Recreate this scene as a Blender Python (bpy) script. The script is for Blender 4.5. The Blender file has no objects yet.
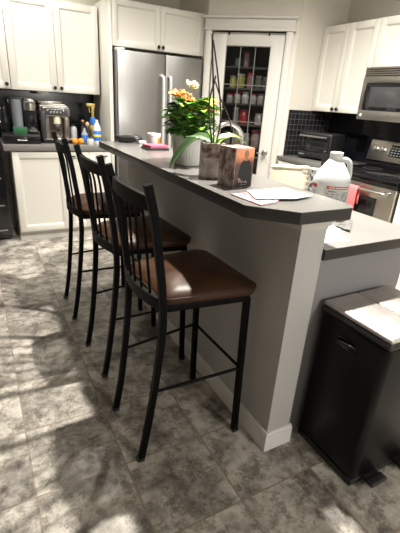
import bpy, bmesh, math, random
from mathutils import Vector, Matrix, noise
random.seed(7)
sc = bpy.context.scene
COL = sc.collection
R = math.radians
S2 = math.sqrt(2)

# ------------------------------------------------------------------ materials
def mat(name, col, rough=.5, metal=0, spec=.5, **k):
    m = bpy.data.materials.new(name); m.use_nodes = True
    b = m.node_tree.nodes['Principled BSDF']
    b.inputs['Base Color'].default_value = (*col, 1)
    b.inputs['Roughness'].default_value = rough
    b.inputs['Metallic'].default_value = metal
    b.inputs['Specular IOR Level'].default_value = spec
    for n, v in k.items():
        b.inputs[n.replace('_', ' ')].default_value = v
    return m

def nodes(m): return m.node_tree.nodes, m.node_tree.links, m.node_tree.nodes['Principled BSDF']

def noisy(name, c1, c2, scale, rough=.5, metal=0, spec=.5, stretch=(1, 1, 1), lo=.35, hi=.65, bump=0, detail=4, **k):
    m = mat(name, c1, rough, metal, spec, **k); N, L, b = nodes(m)
    tc = N.new('ShaderNodeTexCoord'); mp = N.new('ShaderNodeMapping'); mp.inputs['Scale'].default_value = stretch
    nz = N.new('ShaderNodeTexNoise'); nz.inputs['Scale'].default_value = scale; nz.inputs['Detail'].default_value = detail
    cr = N.new('ShaderNodeValToRGB'); cr.color_ramp.elements[0].position = lo; cr.color_ramp.elements[1].position = hi
    cr.color_ramp.elements[0].color = (*c1, 1); cr.color_ramp.elements[1].color = (*c2, 1)
    L.new(tc.outputs['Object'], mp.inputs[0]); L.new(mp.outputs[0], nz.inputs[0]); L.new(nz.outputs[0], cr.inputs[0])
    L.new(cr.outputs[0], b.inputs['Base Color'])
    if bump:
        bp = N.new('ShaderNodeBump'); bp.inputs['Strength'].default_value = bump; bp.inputs['Distance'].default_value = .002
        L.new(nz.outputs[0], bp.inputs['Height']); L.new(bp.outputs[0], b.inputs['Normal'])
    return m

def floor_mat():
    m = mat('floor_tile', (.3, .27, .24), .42); N, L, b = nodes(m)
    tc = N.new('ShaderNodeTexCoord'); mp = N.new('ShaderNodeMapping')
    mp.inputs['Location'].default_value = (.208, .144, 0)
    br = N.new('ShaderNodeTexBrick'); br.offset = 0; br.squash = 1
    for n, v in (('Scale', 1), ('Mortar Size', .0032), ('Mortar Smooth', .2), ('Brick Width', .338), ('Row Height', .338), ('Bias', 0)):
        br.inputs[n].default_value = v
    br.inputs['Color1'].default_value = (.2, .2, .2, 1); br.inputs['Color2'].default_value = (.8, .8, .8, 1)
    br.inputs['Mortar'].default_value = (.5, .5, .5, 1)
    L.new(tc.outputs['Object'], mp.inputs[0]); L.new(mp.outputs[0], br.inputs[0])
    # per-tile shifted vein noise
    add = N.new('ShaderNodeVectorMath'); add.operation = 'MULTIPLY_ADD'; add.inputs[1].default_value = (3, 5, 2)
    L.new(br.outputs['Color'], add.inputs[0]); L.new(tc.outputs['Object'], add.inputs[2])
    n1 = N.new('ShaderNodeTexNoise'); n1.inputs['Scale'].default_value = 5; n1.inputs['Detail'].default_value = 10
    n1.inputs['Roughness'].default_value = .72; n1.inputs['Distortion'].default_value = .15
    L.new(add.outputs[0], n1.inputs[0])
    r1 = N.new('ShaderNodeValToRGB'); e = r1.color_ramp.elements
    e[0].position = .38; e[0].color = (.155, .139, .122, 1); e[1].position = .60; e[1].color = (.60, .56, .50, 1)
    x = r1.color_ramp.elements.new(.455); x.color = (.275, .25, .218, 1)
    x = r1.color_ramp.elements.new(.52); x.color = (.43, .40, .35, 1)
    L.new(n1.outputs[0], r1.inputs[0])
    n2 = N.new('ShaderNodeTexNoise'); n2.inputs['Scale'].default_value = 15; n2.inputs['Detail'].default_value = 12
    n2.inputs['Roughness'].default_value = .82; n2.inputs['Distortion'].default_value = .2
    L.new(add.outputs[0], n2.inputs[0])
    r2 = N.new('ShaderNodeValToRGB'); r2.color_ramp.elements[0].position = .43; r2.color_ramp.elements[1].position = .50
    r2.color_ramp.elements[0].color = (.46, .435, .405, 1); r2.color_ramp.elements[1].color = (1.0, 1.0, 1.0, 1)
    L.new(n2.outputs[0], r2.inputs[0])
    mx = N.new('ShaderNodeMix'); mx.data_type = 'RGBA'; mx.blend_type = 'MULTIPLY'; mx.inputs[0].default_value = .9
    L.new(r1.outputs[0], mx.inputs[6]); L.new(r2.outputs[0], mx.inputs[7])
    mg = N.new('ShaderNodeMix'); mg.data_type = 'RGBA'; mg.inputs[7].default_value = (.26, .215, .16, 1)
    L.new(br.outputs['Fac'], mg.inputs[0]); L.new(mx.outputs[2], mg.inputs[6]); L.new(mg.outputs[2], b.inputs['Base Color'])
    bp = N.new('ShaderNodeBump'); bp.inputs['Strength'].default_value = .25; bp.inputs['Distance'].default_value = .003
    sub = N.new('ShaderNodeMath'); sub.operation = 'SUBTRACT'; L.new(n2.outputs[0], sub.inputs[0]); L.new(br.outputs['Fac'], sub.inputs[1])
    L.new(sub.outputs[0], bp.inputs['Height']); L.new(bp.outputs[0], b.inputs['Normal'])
    return m

def tile_mat(name, axis, col, grout, sz=.05):
    m = mat(name, col, .15); N, L, b = nodes(m)
    tc = N.new('ShaderNodeTexCoord'); sp = N.new('ShaderNodeSeparateXYZ'); cb = N.new('ShaderNodeCombineXYZ')
    L.new(tc.outputs['Object'], sp.inputs[0]); L.new(sp.outputs[axis], cb.inputs[0]); L.new(sp.outputs[2], cb.inputs[1])
    br = N.new('ShaderNodeTexBrick'); br.offset = 0
    for n, v in (('Scale', 1), ('Mortar Size', .0016), ('Brick Width', sz), ('Row Height', sz), ('Bias', 0)):
        br.inputs[n].default_value = v
    br.inputs['Color1'].default_value = (*col, 1); br.inputs['Color2'].default_value = (*[c * 1.5 for c in col], 1)
    br.inputs['Mortar'].default_value = (*grout, 1)
    L.new(cb.outputs[0], br.inputs[0]); L.new(br.outputs['Color'], b.inputs['Base Color'])
    return m

def glass_mat(name, tint=(1, 1, 1), gloss=.12):
    m = bpy.data.materials.new(name); m.use_nodes = True
    N, L = m.node_tree.nodes, m.node_tree.links; N.remove(N['Principled BSDF'])
    t = N.new('ShaderNodeBsdfTransparent'); t.inputs[0].default_value = (*tint, 1)
    g = N.new('ShaderNodeBsdfGlossy'); g.inputs['Roughness'].default_value = .03
    fr = N.new('ShaderNodeFresnel'); fr.inputs[0].default_value = 1.45
    mx = N.new('ShaderNodeMixShader'); L.new(fr.outputs[0], mx.inputs[0])
    L.new(t.outputs[0], mx.inputs[1]); L.new(g.outputs[0], mx.inputs[2]); L.new(mx.outputs[0], N['Material Output'].inputs[0])
    return m

M = dict(
    floor=floor_mat(),
    wall=mat('warm_grey_paint', (.60, .565, .50), .8),
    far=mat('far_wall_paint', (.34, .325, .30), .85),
    ceil=mat('ceiling_paint', (.60, .575, .53), .9),
    islandwall=mat('island_grey_paint', (.47, .46, .445), .75),
    panel=mat('island_panel_paint', (.23, .225, .235), .55),
    trim=mat('white_trim_paint', (.54, .52, .48), .45),
    base=mat('baseboard_white', (.82, .81, .78), .45),
    cab=mat('white_cabinet_paint', (.66, .64, .58), .38),
    cabin=mat('white_cabinet_panel', (.60, .58, .53), .42),
    gap=mat('dark_gap', (.03, .03, .03), .8),
    top=noisy('speckled_laminate_top', (.115, .110, .103), (.16, .153, .143), 260, .26, lo=.3, hi=.7),
    edge=mat('dark_laminate_edge', (.030, .028, .027), .4, 0, .4),
    top2=noisy('pale_laminate_top', (.19, .183, .174), (.25, .24, .228), 240, .32, lo=.3, hi=.7),
    blacktile=tile_mat('black_mosaic_x', 0, (.012, .012, .014), (.11, .105, .097)),
    blacktiley=tile_mat('black_mosaic_y', 1, (.006, .006, .008), (.012, .012, .014)),
    steel=noisy('brushed_steel', (.44, .42, .39), (.56, .54, .50), 12, .30, 1, stretch=(1, 60, 1) , lo=.2, hi=.8),
    steelv=noisy('brushed_steel_vertical', (.30, .297, .29), (.37, .363, .355), 10, .33, 1, stretch=(18, 18, .3), lo=.2, hi=.8),
    chrome=mat('chrome', (.75, .74, .72), .12, 1),
    nickel=mat('satin_nickel', (.55, .53, .50), .28, 1),
    blackmetal=mat('black_powder_coat', (.002, .002, .002), .5, 0, .10),
    blackplastic=mat('black_plastic', (.015, .015, .016), .35),
    blackgloss=mat('black_gloss', (.008, .008, .009), .12),
    blacksatin=mat('black_satin_steel', (.002, .002, .0022), .36, 0, .22),
    lid=noisy('brushed_lid', (.56, .52, .49), (.70, .65, .62), 10, .48, .95, stretch=(6, .8, 1), lo=.2, hi=.8),
    knob=mat('dark_bronze', (.035, .03, .026), .35, .8),
    leather=None,
    glass=glass_mat('clear_glass', (.82, .82, .82)),
    ovenglass=mat('dark_oven_glass', (.012, .012, .013), .06),
    white=mat('white_ceramic', (.74, .74, .71), .35),
    paper=mat('white_paper', (.66, .65, .62), .7),
    yellowpaper=mat('yellow_paper', (.80, .68, .36), .7),
    pink=noisy('pink_print', (.42, .11, .14), (.58, .42, .40), 34, .45),
    coral=mat('coral_cloth', (.80, .16, .17), .85),
    cream=mat('cream_paint', (.62, .575, .44), .5),
    soil=noisy('potting_soil', (.03, .02, .015), (.09, .06, .04), 60, .95, bump=.8),
    leaf=noisy('kalanchoe_leaf', (.035, .12, .02), (.11, .27, .04), 14, .35),
    leafl=noisy('young_leaf', (.12, .30, .03), (.26, .46, .06), 14, .4),
    petal=noisy('orange_yellow_petal', (.80, .26, .09), (.86, .52, .12), 40, .55),
    petalw=mat('cream_petal', (.80, .70, .48), .55),
    orchid=noisy('orchid_leaf', (.075, .15, .06), (.14, .23, .10), 6, .28, stretch=(1, 1, 1)),
    orchidl=noisy('pale_orchid_leaf', (.22, .36, .08), (.44, .56, .24), 8, .35),
    stem=mat('dark_stem', (.05, .035, .03), .6),
    collage=noisy('faded_photo_collage', (.10, .06, .05), (.52, .42, .38), 38, .4, detail=6, lo=.36, hi=.62),
    sunset=None,
    cloth=mat('navy_cloth', (.012, .012, .018), .7),
    skin=mat('printed_skin', (.36, .17, .11), .6),
    jug=mat('translucent_jug_plastic', (.76, .79, .79), .32, Transmission_Weight=.35, IOR=1.3),
    cap=mat('white_cap', (.66, .66, .64), .4),
    red=mat('red_label', (.70, .05, .06), .5),
    label=mat('label_paper', (.74, .74, .72), .5),
    ink=mat('grey_ink', (.16, .16, .17), .6),
    orange=mat('orange_skin', (.92, .33, .02), .5),
    green=mat('green_card', (.015, .10, .04), .5),
    blue=mat('blue_label', (.03, .18, .62), .4),
    yellow=mat('yellow_plastic', (.75, .60, .08), .4),
    gold=mat('gold_plastic', (.55, .40, .12), .35, .5),
    tank=mat('clear_tank', (.62, .66, .74), .12, Transmission_Weight=.55, IOR=1.1),
    wood=mat('pepper_mill_wood', (.40, .20, .09), .5),
    bag=noisy('patterned_cloth', (.05, .06, .10), (.60, .60, .56), 55, .8, lo=.44, hi=.52),
    greycloth=noisy('scribbled_grey_paper', (.02, .018, .018), (.16, .155, .145), 34, .8, lo=.36, hi=.50, stretch=(1, 2.4, 1)),
    lamp=None, 
)
def leather():
    m = noisy('brown_leather', (.030, .0135, .0068), (.056, .026, .012), 9, .40, spec=.22, bump=.15); return m
M['leather'] = leather()
def sunset():
    m = mat('sunset_print', (.8, .4, .2), .35); N, L, b = nodes(m)
    tc = N.new('ShaderNodeTexCoord'); sp = N.new('ShaderNodeSeparateXYZ'); L.new(tc.outputs['Object'], sp.inputs[0])
    nz = N.new('ShaderNodeTexNoise'); nz.inputs['Scale'].default_value = 22; L.new(tc.outputs['Object'], nz.inputs[0])
    ma = N.new('ShaderNodeMath'); ma.operation = 'MULTIPLY_ADD'; ma.inputs[1].default_value = .03
    L.new(nz.outputs[0], ma.inputs[0]); L.new(sp.outputs[2], ma.inputs[2])
    mr = N.new('ShaderNodeMapRange'); mr.inputs[1].default_value = .015; mr.inputs[2].default_value = .165
    L.new(ma.outputs[0], mr.inputs[0])
    cr = N.new('ShaderNodeValToRGB'); e = cr.color_ramp.elements
    e[0].position = .0; e[0].color = (.05, .03, .035, 1); e[1].position = 1; e[1].color = (.80, .40, .26, 1)
    for p, c in ((.46, (.07, .035, .03)), (.60, (.13, .06, .05)), (.70, (.50, .18, .11)), (.8, (.85, .33, .16))):
        x = cr.color_ramp.elements.new(p); x.color = (*c, 1)
    L.new(mr.outputs[0], cr.inputs[0]); L.new(cr.outputs[0], b.inputs['Base Color']); return m
M['sunset'] = sunset()
def lampm():
    m = mat('lamp_diffuser', (1, .95, .85), .5); b = m.node_tree.nodes['Principled BSDF']
    b.inputs['Emission Color'].default_value = (1, .88, .70, 1); b.inputs['Emission Strength'].default_value = 6; return m
M['lamp'] = lampm()
def col_mat(c, rough=.4): return mat('colour_%d_%d_%d' % tuple(int(v * 255) for v in c), c, rough)

# ------------------------------------------------------------------ mesh helpers
def BM(): return bmesh.new()

def box(bm, x0, x1, y0, y1, z0, z1, bev=0, seg=2, mtx=None):
    t = bmesh.new(); bmesh.ops.create_cube(t, size=1)
    for v in t.verts:
        v.co = Vector(((x0 + x1) / 2 + v.co.x * (x1 - x0), (y0 + y1) / 2 + v.co.y * (y1 - y0), (z0 + z1) / 2 + v.co.z * (z1 - z0)))
    if bev:
        bmesh.ops.bevel(t, geom=t.edges[:], offset=bev, segments=seg, affect='EDGES', profile=.5)
    merge(bm, t, mtx); return bm

def merge(bm, t, mtx=None):
    if mtx is not None: bmesh.ops.transform(t, matrix=mtx, verts=t.verts[:])
    m = bpy.data.meshes.new('tmp'); t.to_mesh(m); t.free(); bm.from_mesh(m); bpy.data.meshes.remove(m)

def lathe(bm, prof, seg=28, c=(0, 0, 0), mtx=None, sx=1, sy=1):
    t = bmesh.new(); rings = []
    for r, z in prof:
        if r < 1e-6: rings.append([t.verts.new((0, 0, z))])
        else: rings.append([t.verts.new((r * sx * math.cos(2 * math.pi * i / seg), r * sy * math.sin(2 * math.pi * i / seg), z)) for i in range(seg)])
    for a, b in zip(rings, rings[1:]):
        for i in range(seg):
            j = (i + 1) % seg
            if len(a) == 1 and len(b) == 1: continue
            if len(a) == 1: t.faces.new((a[0], b[j], b[i]))
            elif len(b) == 1: t.faces.new((a[i], a[j], b[0]))
            else: t.faces.new((a[i], a[j], b[j], b[i]))
    bmesh.ops.recalc_face_normals(t, faces=t.faces[:])
    mt = Matrix.Translation(c)
    merge(bm, t, mt if mtx is None else mt @ mtx); return bm

def cyl(bm, p0, p1, r, seg=16, r2=None):
    tube(bm, [p0, p1], [r, r if r2 is None else r2], seg); return bm

def tube(bm, pts, r, seg=10, square=False, wide=None):
    pts = [Vector(p) for p in pts]; n = len(pts)
    rs = r if isinstance(r, (list, tuple)) else [r] * n
    t = bmesh.new(); rings = []; up = None
    for i, p in enumerate(pts):
        d = (pts[min(i + 1, n - 1)] - pts[max(i - 1, 0)]).normalized()
        if up is None: up = Vector((0, 1, 0)) if abs(d.y) < .9 else Vector((1, 0, 0))
        a = (up - d * up.dot(d)).normalized(); b = d.cross(a); up = a
        if square:
            k = rs[i]; w = wide if wide else k; c = .22
            q = [(1, -1 + c), (1, 1 - c), (1 - c, 1), (-1 + c, 1), (-1, 1 - c), (-1, -1 + c), (-1 + c, -1), (1 - c, -1)]
            rings.append([t.verts.new(p + a * (u * w) + b * (v * k)) for u, v in q])
        else:
            rings.append([t.verts.new(p + (a * math.cos(2 * math.pi * j / seg) + b * math.sin(2 * math.pi * j / seg)) * rs[i]) for j in range(seg)])
    m = len(rings[0])
    for A, B in zip(rings, rings[1:]):
        for j in range(m): t.faces.new((A[j], A[(j + 1) % m], B[(j + 1) % m], B[j]))
    t.faces.new(rings[0][::-1]); t.faces.new(rings[-1])
    bmesh.ops.recalc_face_normals(t, faces=t.faces[:])
    merge(bm, t); return bm

def prism(bm, poly, z0, z1, bev=0, mtx=None):
    t = bmesh.new(); a = [t.verts.new((x, y, z0)) for x, y in poly]; b = [t.verts.new((x, y, z1)) for x, y in poly]
    t.faces.new(a[::-1]); t.faces.new(b); n = len(poly)
    for i in range(n): t.faces.new((a[i], a[(i + 1) % n], b[(i + 1) % n], b[i]))
    bmesh.ops.recalc_face_normals(t, faces=t.faces[:])
    if bev: bmesh.ops.bevel(t, geom=t.edges[:], offset=bev, segments=2, affect='EDGES', profile=.5)
    merge(bm, t, mtx); return bm

def smooth_path(pts, k=6):
    pts = [Vector(p) for p in pts]; P = [pts[0] * 2 - pts[1]] + pts + [pts[-1] * 2 - pts[-2]]; out = []
    for i in range(1, len(P) - 2):
        for j in range(k):
            t = j / k; a, b, c, d = P[i - 1:i + 3]
            out.append(.5 * (2 * b + (c - a) * t + (2 * a - 5 * b + 4 * c - d) * t * t + (3 * b - a - 3 * c + d) * t ** 3))
    out.append(pts[-1]); return out

def obj(name, bm, m, parent=None, label=None, sharp=38):
    me = bpy.data.meshes.new(name); bm.to_mesh(me); bm.free()
    for p in me.polygons: p.use_smooth = True
    me.set_sharp_from_angle(angle=R(sharp))
    me.materials.append(M[m] if isinstance(m, str) else m)
    o = bpy.data.objects.new(name, me); COL.objects.link(o)
    if parent is not None: o.parent = parent
    if label: o['label'] = label
    return o

def thing(name, label, cat, loc=(0, 0, 0), rz=0, group=None):
    o = bpy.data.objects.new(name, None); o.empty_display_size = .05; COL.objects.link(o)
    o.location = loc; o.rotation_euler = (0, 0, rz); tag(o, label, cat, group); return o

def tag(o, label, cat, group=None):
    o['label'] = label; o['category'] = cat
    if group: o['group'] = group
    return o

def struct(name, bm, m, label=None, parent=None):
    o = obj(name, bm, m, parent)
    if parent is None: o['kind'] = 'structure'; o['category'] = name.split('_')[0]
    if label: o['label'] = label
    return o

def dup(root, loc, rz, label, group=None):
    r = root.copy(); COL.objects.link(r); r.location = loc; r.rotation_euler = (0, 0, rz); r['label'] = label
    for ch in list(root.children):
        c = ch.copy(); COL.objects.link(c); c.parent = r
        for g in ch.children:
            d = g.copy(); COL.objects.link(d); d.parent = c
    return r

# ------------------------------------------------------------------ room shell
XR, YB, YRET = 2.38, 3.60, 2.30          # right wall, back wall, pantry return wall
XL, YF, ZC = -3.6, -3.6, 2.74
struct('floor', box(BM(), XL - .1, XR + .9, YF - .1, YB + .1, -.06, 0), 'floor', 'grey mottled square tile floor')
struct('ceiling', box(BM(), XL - .1, XR + .9, YF - .1, YB + .1, ZC, ZC + .08), 'ceil', 'pale ceiling above the kitchen')
struct('wall_back', box(BM(), XL - .1, XR + .9, YB, YB + .1, 0, ZC), 'wall', 'warm grey back wall')
struct('wall_left', box(BM(), XL - .1, XL, YF, YB, 0, ZC), 'far', 'warm grey left wall')
struct('wall_front', box(BM(), XL - .1, XR + .1, YF - .1, YF, 0, ZC), 'far', 'warm grey wall behind the camera')
struct('wall_right', box(BM(), XR, XR + .1, YF, YRET, 0, ZC), 'wall', 'warm grey wall behind the stove')
struct('wall_return', box(BM(), 1.815, XR + .1, YRET, YRET + .08, 0, ZC), 'wall', 'short wall between pantry door and upper cabinets')
struct('wall_pantry', box(BM(), XR + .3, XR + .4, YRET, YB, 0, ZC), 'gap')
struct('wall_side', box(BM(), 1.213, 1.255, 2.93, YB, 0, ZC), 'wall', 'narrow wall between the fridge and the pantry')
# diagonal pantry wall; local x runs along the wall (right-down in plan), local y goes into the pantry
SP = 4.1
def diag(o):
    o.location = (SP / 2, SP / 2, 0); o.rotation_euler = (0, 0, R(-45)); return o
bm = BM()
box(bm, -1.212, -1.165, 0, .10, 0, ZC); box(bm, -.452, -.345, 0, .10, 0, ZC); box(bm, -1.165, -.452, 0, .10, 2.0, ZC)
diag(struct('wall_diagonal', bm, 'wall', 'angled wall holding the pantry door'))
bm = BM()
for a, b in ((-1.225, -1.16), (-.457, -.392)):
    box(bm, a, b, -.018, 0, 0, 1.992, .004)
    box(bm, a + .012, b - .012, -.026, -.016, 0, 1.992, .004)
diag(struct('trim_1', bm, 'trim', 'white door casing'))
bm = BM(); box(bm, -1.232, -.385, -.024, 0, 1.99, 2.09, .003); box(bm, -1.252, -.366, -.042, 0, 2.085, 2.108, .006); box(bm, -1.245, -.373, -.034, 0, 1.988, 2.004, .004)
diag(struct('trim_2', bm, 'trim', 'white header moulding above the pantry door'))

# pantry door: frame, came grid, panes, handle, hinges
dr = diag(thing('door_1', 'white glazed pantry door with leaded panes in the angled wall', 'door'))
dr['kind'] = 'structure'
U0, U1, G0, G1, GZ0, GZ1 = -1.152, -.462, -1.02, -.587, .30, 1.868
bm = BM()
box(bm, U0, G0, .012, .047, .012, 1.978, .002); box(bm, G1, U1, .012, .047, .012, 1.978, .002)
box(bm, G0 - .002, G1 + .002, .012, .047, GZ1, 1.978, .002); box(bm, G0 - .002, G1 + .002, .012, .047, .012, GZ0, .002)
obj('door_frame', bm, 'trim', dr)
obj('pane', box(BM(), G0, G1, .026, .031, GZ0, GZ1), 'glass', dr, 'clear glass pane')
bm = BM(); w = (G1 - G0) / 3
for i in (1, 2): box(bm, G0 + w * i - .003, G0 + w * i + .003, .021, .034, GZ0, GZ1)
for z in (1.529, 1.19, .85, .55): box(bm, G0, G1, .020, .033, z - .003, z + .003)
for a, b in ((G0, G0 + .006), (G1 - .006, G1)): box(bm, a, b, .019, .033, GZ0, GZ1)
box(bm, G0, G1, .019, .033, GZ1 - .006, GZ1)
obj('lead_came', bm, mat('lead_grey', (.24, .25, .235), .4, .5), dr, 'grey lead came grid')
kb = obj('door_handle', lathe(BM(), [(.030, 0), (.031, .004), (.026, .010), (.012, .014), (.010, .032), (.022, .040), (.026, .052), (.022, .062), (0, .066)], 24,
         mtx=Matrix.Translation((-.530, .012, .908)) @ Matrix.Rotation(R(90), 4, 'X')), 'nickel', dr, 'satin nickel door knob')
bm = BM(); cyl(bm, (-.53, -.04, .908), (-.60, -.044, .906), .008, 12, .006)
obj('lever', bm, 'nickel', kb)
for z in (1.776, 1.0, .2):
    bm = BM(); cyl(bm, (-1.157, .004, z - .04), (-1.157, .004, z + .04), .006); box(bm, -1.18, -1.15, .002, .010, z - .012, z + .012, .002)
    obj('hinge', bm, 'nickel', dr)
for u in (-.995, -.612):
    h = diag(tag(obj('over_door_hook', box(box(BM(), u - .006, u + .006, -.0015, .0115, 1.955, 1.985, .001), u - .006, u + .006, -.0015, .05, 1.9785, 1.9815), 'knob'),
        'dark metal hook over the pantry door top, ' + ('nearer the fridge' if u < -.8 else 'nearer the stove'), 'hook', 'hooks over the pantry door'))
# pantry interior: shelves and jars
shz = (1.70, 1.505, 1.36, 1.16, .935)
for i, z in enumerate(shz):
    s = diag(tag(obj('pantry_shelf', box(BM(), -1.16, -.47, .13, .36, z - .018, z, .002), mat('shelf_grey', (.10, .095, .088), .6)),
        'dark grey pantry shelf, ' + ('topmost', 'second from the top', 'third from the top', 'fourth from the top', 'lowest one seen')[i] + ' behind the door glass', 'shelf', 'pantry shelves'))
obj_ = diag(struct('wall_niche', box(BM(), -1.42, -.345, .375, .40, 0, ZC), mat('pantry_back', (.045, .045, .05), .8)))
def jar(u, z, r, h, body, lid, lidh, label, v=.20):
    t = thing('spice_jar', label, 'jar', group='jars on the pantry shelves')
    lx = (SP / 2 + (u + v) / S2, SP / 2 + (-u + v) / S2, z)
    t.location = lx
    obj('glass_body', lathe(BM(), [(0, 0), (r * .92, 0), (r, .006), (r, h * .80), (r * .82, h * .92), (r * .80, h)], 18), col_mat(body, .2), t)
    obj('lid', lathe(BM(), [(r * .86, h), (r * .9, h + .003), (r * .9, h + lidh), (0, h + lidh)], 18), col_mat(lid, .4), t)
WH, RD, GR, SL, YL = (.70, .68, .62), (.55, .04, .05), (.04, .30, .18), (.36, .36, .36), (.55, .50, .16)
DK = (.06, .05, .05)
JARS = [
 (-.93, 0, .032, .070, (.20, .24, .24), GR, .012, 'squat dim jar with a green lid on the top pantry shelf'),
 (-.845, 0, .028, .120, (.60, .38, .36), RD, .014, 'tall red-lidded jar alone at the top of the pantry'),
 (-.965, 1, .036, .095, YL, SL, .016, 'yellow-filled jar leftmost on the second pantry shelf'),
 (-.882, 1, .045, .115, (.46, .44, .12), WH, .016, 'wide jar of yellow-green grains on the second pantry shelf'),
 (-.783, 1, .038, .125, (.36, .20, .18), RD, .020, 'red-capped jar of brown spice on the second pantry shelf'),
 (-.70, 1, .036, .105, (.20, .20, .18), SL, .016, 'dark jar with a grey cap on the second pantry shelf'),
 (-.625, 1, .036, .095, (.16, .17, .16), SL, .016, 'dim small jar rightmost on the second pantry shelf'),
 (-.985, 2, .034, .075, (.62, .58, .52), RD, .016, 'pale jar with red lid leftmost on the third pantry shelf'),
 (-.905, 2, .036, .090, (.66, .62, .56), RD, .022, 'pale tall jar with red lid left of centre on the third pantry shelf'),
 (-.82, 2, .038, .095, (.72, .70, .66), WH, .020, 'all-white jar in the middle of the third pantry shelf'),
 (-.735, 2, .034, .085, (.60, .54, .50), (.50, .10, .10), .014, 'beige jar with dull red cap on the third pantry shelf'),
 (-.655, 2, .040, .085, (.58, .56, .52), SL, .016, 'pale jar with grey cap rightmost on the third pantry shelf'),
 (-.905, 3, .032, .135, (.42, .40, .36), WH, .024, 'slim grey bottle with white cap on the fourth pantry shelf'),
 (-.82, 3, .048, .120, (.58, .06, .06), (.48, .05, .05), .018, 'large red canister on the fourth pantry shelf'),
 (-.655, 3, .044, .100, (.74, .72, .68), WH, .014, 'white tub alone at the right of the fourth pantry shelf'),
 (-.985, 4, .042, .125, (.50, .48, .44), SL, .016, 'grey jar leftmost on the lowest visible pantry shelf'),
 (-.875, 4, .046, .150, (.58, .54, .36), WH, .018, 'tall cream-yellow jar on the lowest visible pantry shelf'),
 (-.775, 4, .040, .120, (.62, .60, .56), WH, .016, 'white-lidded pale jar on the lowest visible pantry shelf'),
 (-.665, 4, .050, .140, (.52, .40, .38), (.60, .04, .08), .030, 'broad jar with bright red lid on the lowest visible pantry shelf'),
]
for u, k, r, h, b_, l_, lh, lab in JARS: jar(u, shz[k], r, h, b_, l_, lh, lab)

# backsplashes
struct('trim_4', box(BM(), 1.82, XR - .010, YRET - .009, YRET - .001, .905, 1.335), 'blacktile', 'black mosaic tiles with pale grout beside the pantry casing')
struct('trim_5', box(box(BM(), XR - .009, XR - .001, 1.66, YRET - .011, .905, 1.335), XR - .009, XR - .001, -.4, 1.66, .907, 1.297), 'blacktiley', 'dark tiles behind the stove and toaster oven')
struct('trim_6', box(BM(), -.98, .248, YB - .009, YB - .001, .905, 1.350), 'blacktiley', 'dark tiles behind the coffee makers')

# ------------------------------------------------------------------ cabinets
def door_panel(p, x0, x1, z0, z1, y, th=.02, fr=.055, name='door', knob=None, pull=None, m='cab'):
    """shaker door in local x/z, front at local -y (toward the viewer)"""
    bm = BM(); g = .0015
    x0 += g; x1 -= g; z0 += g; z1 -= g
    box(bm, x0, x0 + fr, y - th, y, z0, z1, .002); box(bm, x1 - fr, x1, y - th, y, z0, z1, .002)
    box(bm, x0 + fr - .001, x1 - fr + .001, y - th, y, z0, z0 + fr, .002); box(bm, x0 + fr - .001, x1 - fr + .001, y - th, y, z1 - fr, z1, .002)
    # sloped inner bead
    t = bmesh.new(); b_ = .011
    o_ = [t.verts.new((a, y - th + .001, c)) for a, c in ((x0 + fr, z0 + fr), (x1 - fr, z0 + fr), (x1 - fr, z1 - fr), (x0 + fr, z1 - fr))]
    i_ = [t.verts.new((a, y - th + .010, c)) for a, c in ((x0 + fr + b_, z0 + fr + b_), (x1 - fr - b_, z0 + fr + b_), (x1 - fr - b_, z1 - fr - b_), (x0 + fr + b_, z1 - fr - b_))]
    for k in range(4): t.faces.new((o_[k], o_[(k + 1) % 4], i_[(k + 1) % 4], i_[k]))
    t.faces.new(i_); bmesh.ops.recalc_face_normals(t, faces=t.faces[:])
    if sum(f.normal.y for f in t.faces) > 0: bmesh.ops.reverse_faces(t, faces=t.faces[:])
    merge(bm, t)
    d = obj(name, bm, m, p)
    if knob:
        obj('knob', lathe(BM(), [(.007, 0), (.006, .012), (.014, .018), (.016, .024), (.012, .030), (0, .032)], 16,
            mtx=Matrix.Translation((knob[0], y - th, knob[1])) @ Matrix.Rotation(R(90), 4, 'X')), 'knob', d)
    if pull:
        xa, xb, z = pull; bm = BM()
        tube(bm, [(xa, y - th - .022, z), (xb, y - th - .022, z)], .0055)
        cyl(bm, (xa + .008, y - th, z), (xa + .008, y - th - .022, z), .004); cyl(bm, (xb - .008, y - th, z), (xb - .008, y - th - .022, z), .004)
        obj('handle', bm, 'knob', d)
    return d
def cabinet(label, loc, rz, w, d, z0, z1, doors, kick=0, cat='cabinet', name='wall_cabinet', group=None):
    """front at local y=0; body to +y"""
    t = thing(name, label, cat, loc, rz, group)
    bm = BM(); box(bm, 0, w, .001, d, z0 + kick, z1, .001); obj('body', bm, 'cab', t)
    if kick: obj('toe_kick', box(BM(), 0, w, .035, d, z0, kick), 'cabin', t)
    for k in doors: door_panel(t, y=0, **k)
    return t
UF = 3.28
cabinet('white single-door wall cabinet cut by the left frame edge', (-.985, UF + .02, 0), 0, .42, YB - UF - .02, 1.355, 2.095,
        [dict(x0=.0, x1=.42, z0=1.355, z1=2.095, knob=(.42 - .032, 1.395))], name='wall_cabinet')
wc = cabinet('white two-door wall cabinet above the coffee makers', (-.562, UF + .02, 0), 0, .796, YB - UF - .02, 1.352, 2.093,
        [dict(x0=0, x1=.400, z0=1.352, z1=2.093, knob=(.372, 1.388)), dict(x0=.400, x1=.796, z0=1.352, z1=2.093, knob=(.430, 1.388))])
obj('puck_light', box(BM(), .222, .322, .03, .10, 1.335, 1.3525, .004), 'cap', wc)
t = cabinet('white two-door cabinet above the fridge', (.284, 3.02, 0), 0, .926, YB - 3.02, 1.768, 2.135,
        [dict(x0=0, x1=.462, z0=1.768, z1=2.135, knob=(.440, 1.80), fr=.045), dict(x0=.462, x1=.926, z0=1.768, z1=2.135, knob=(.484, 1.80), fr=.045)])
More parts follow.
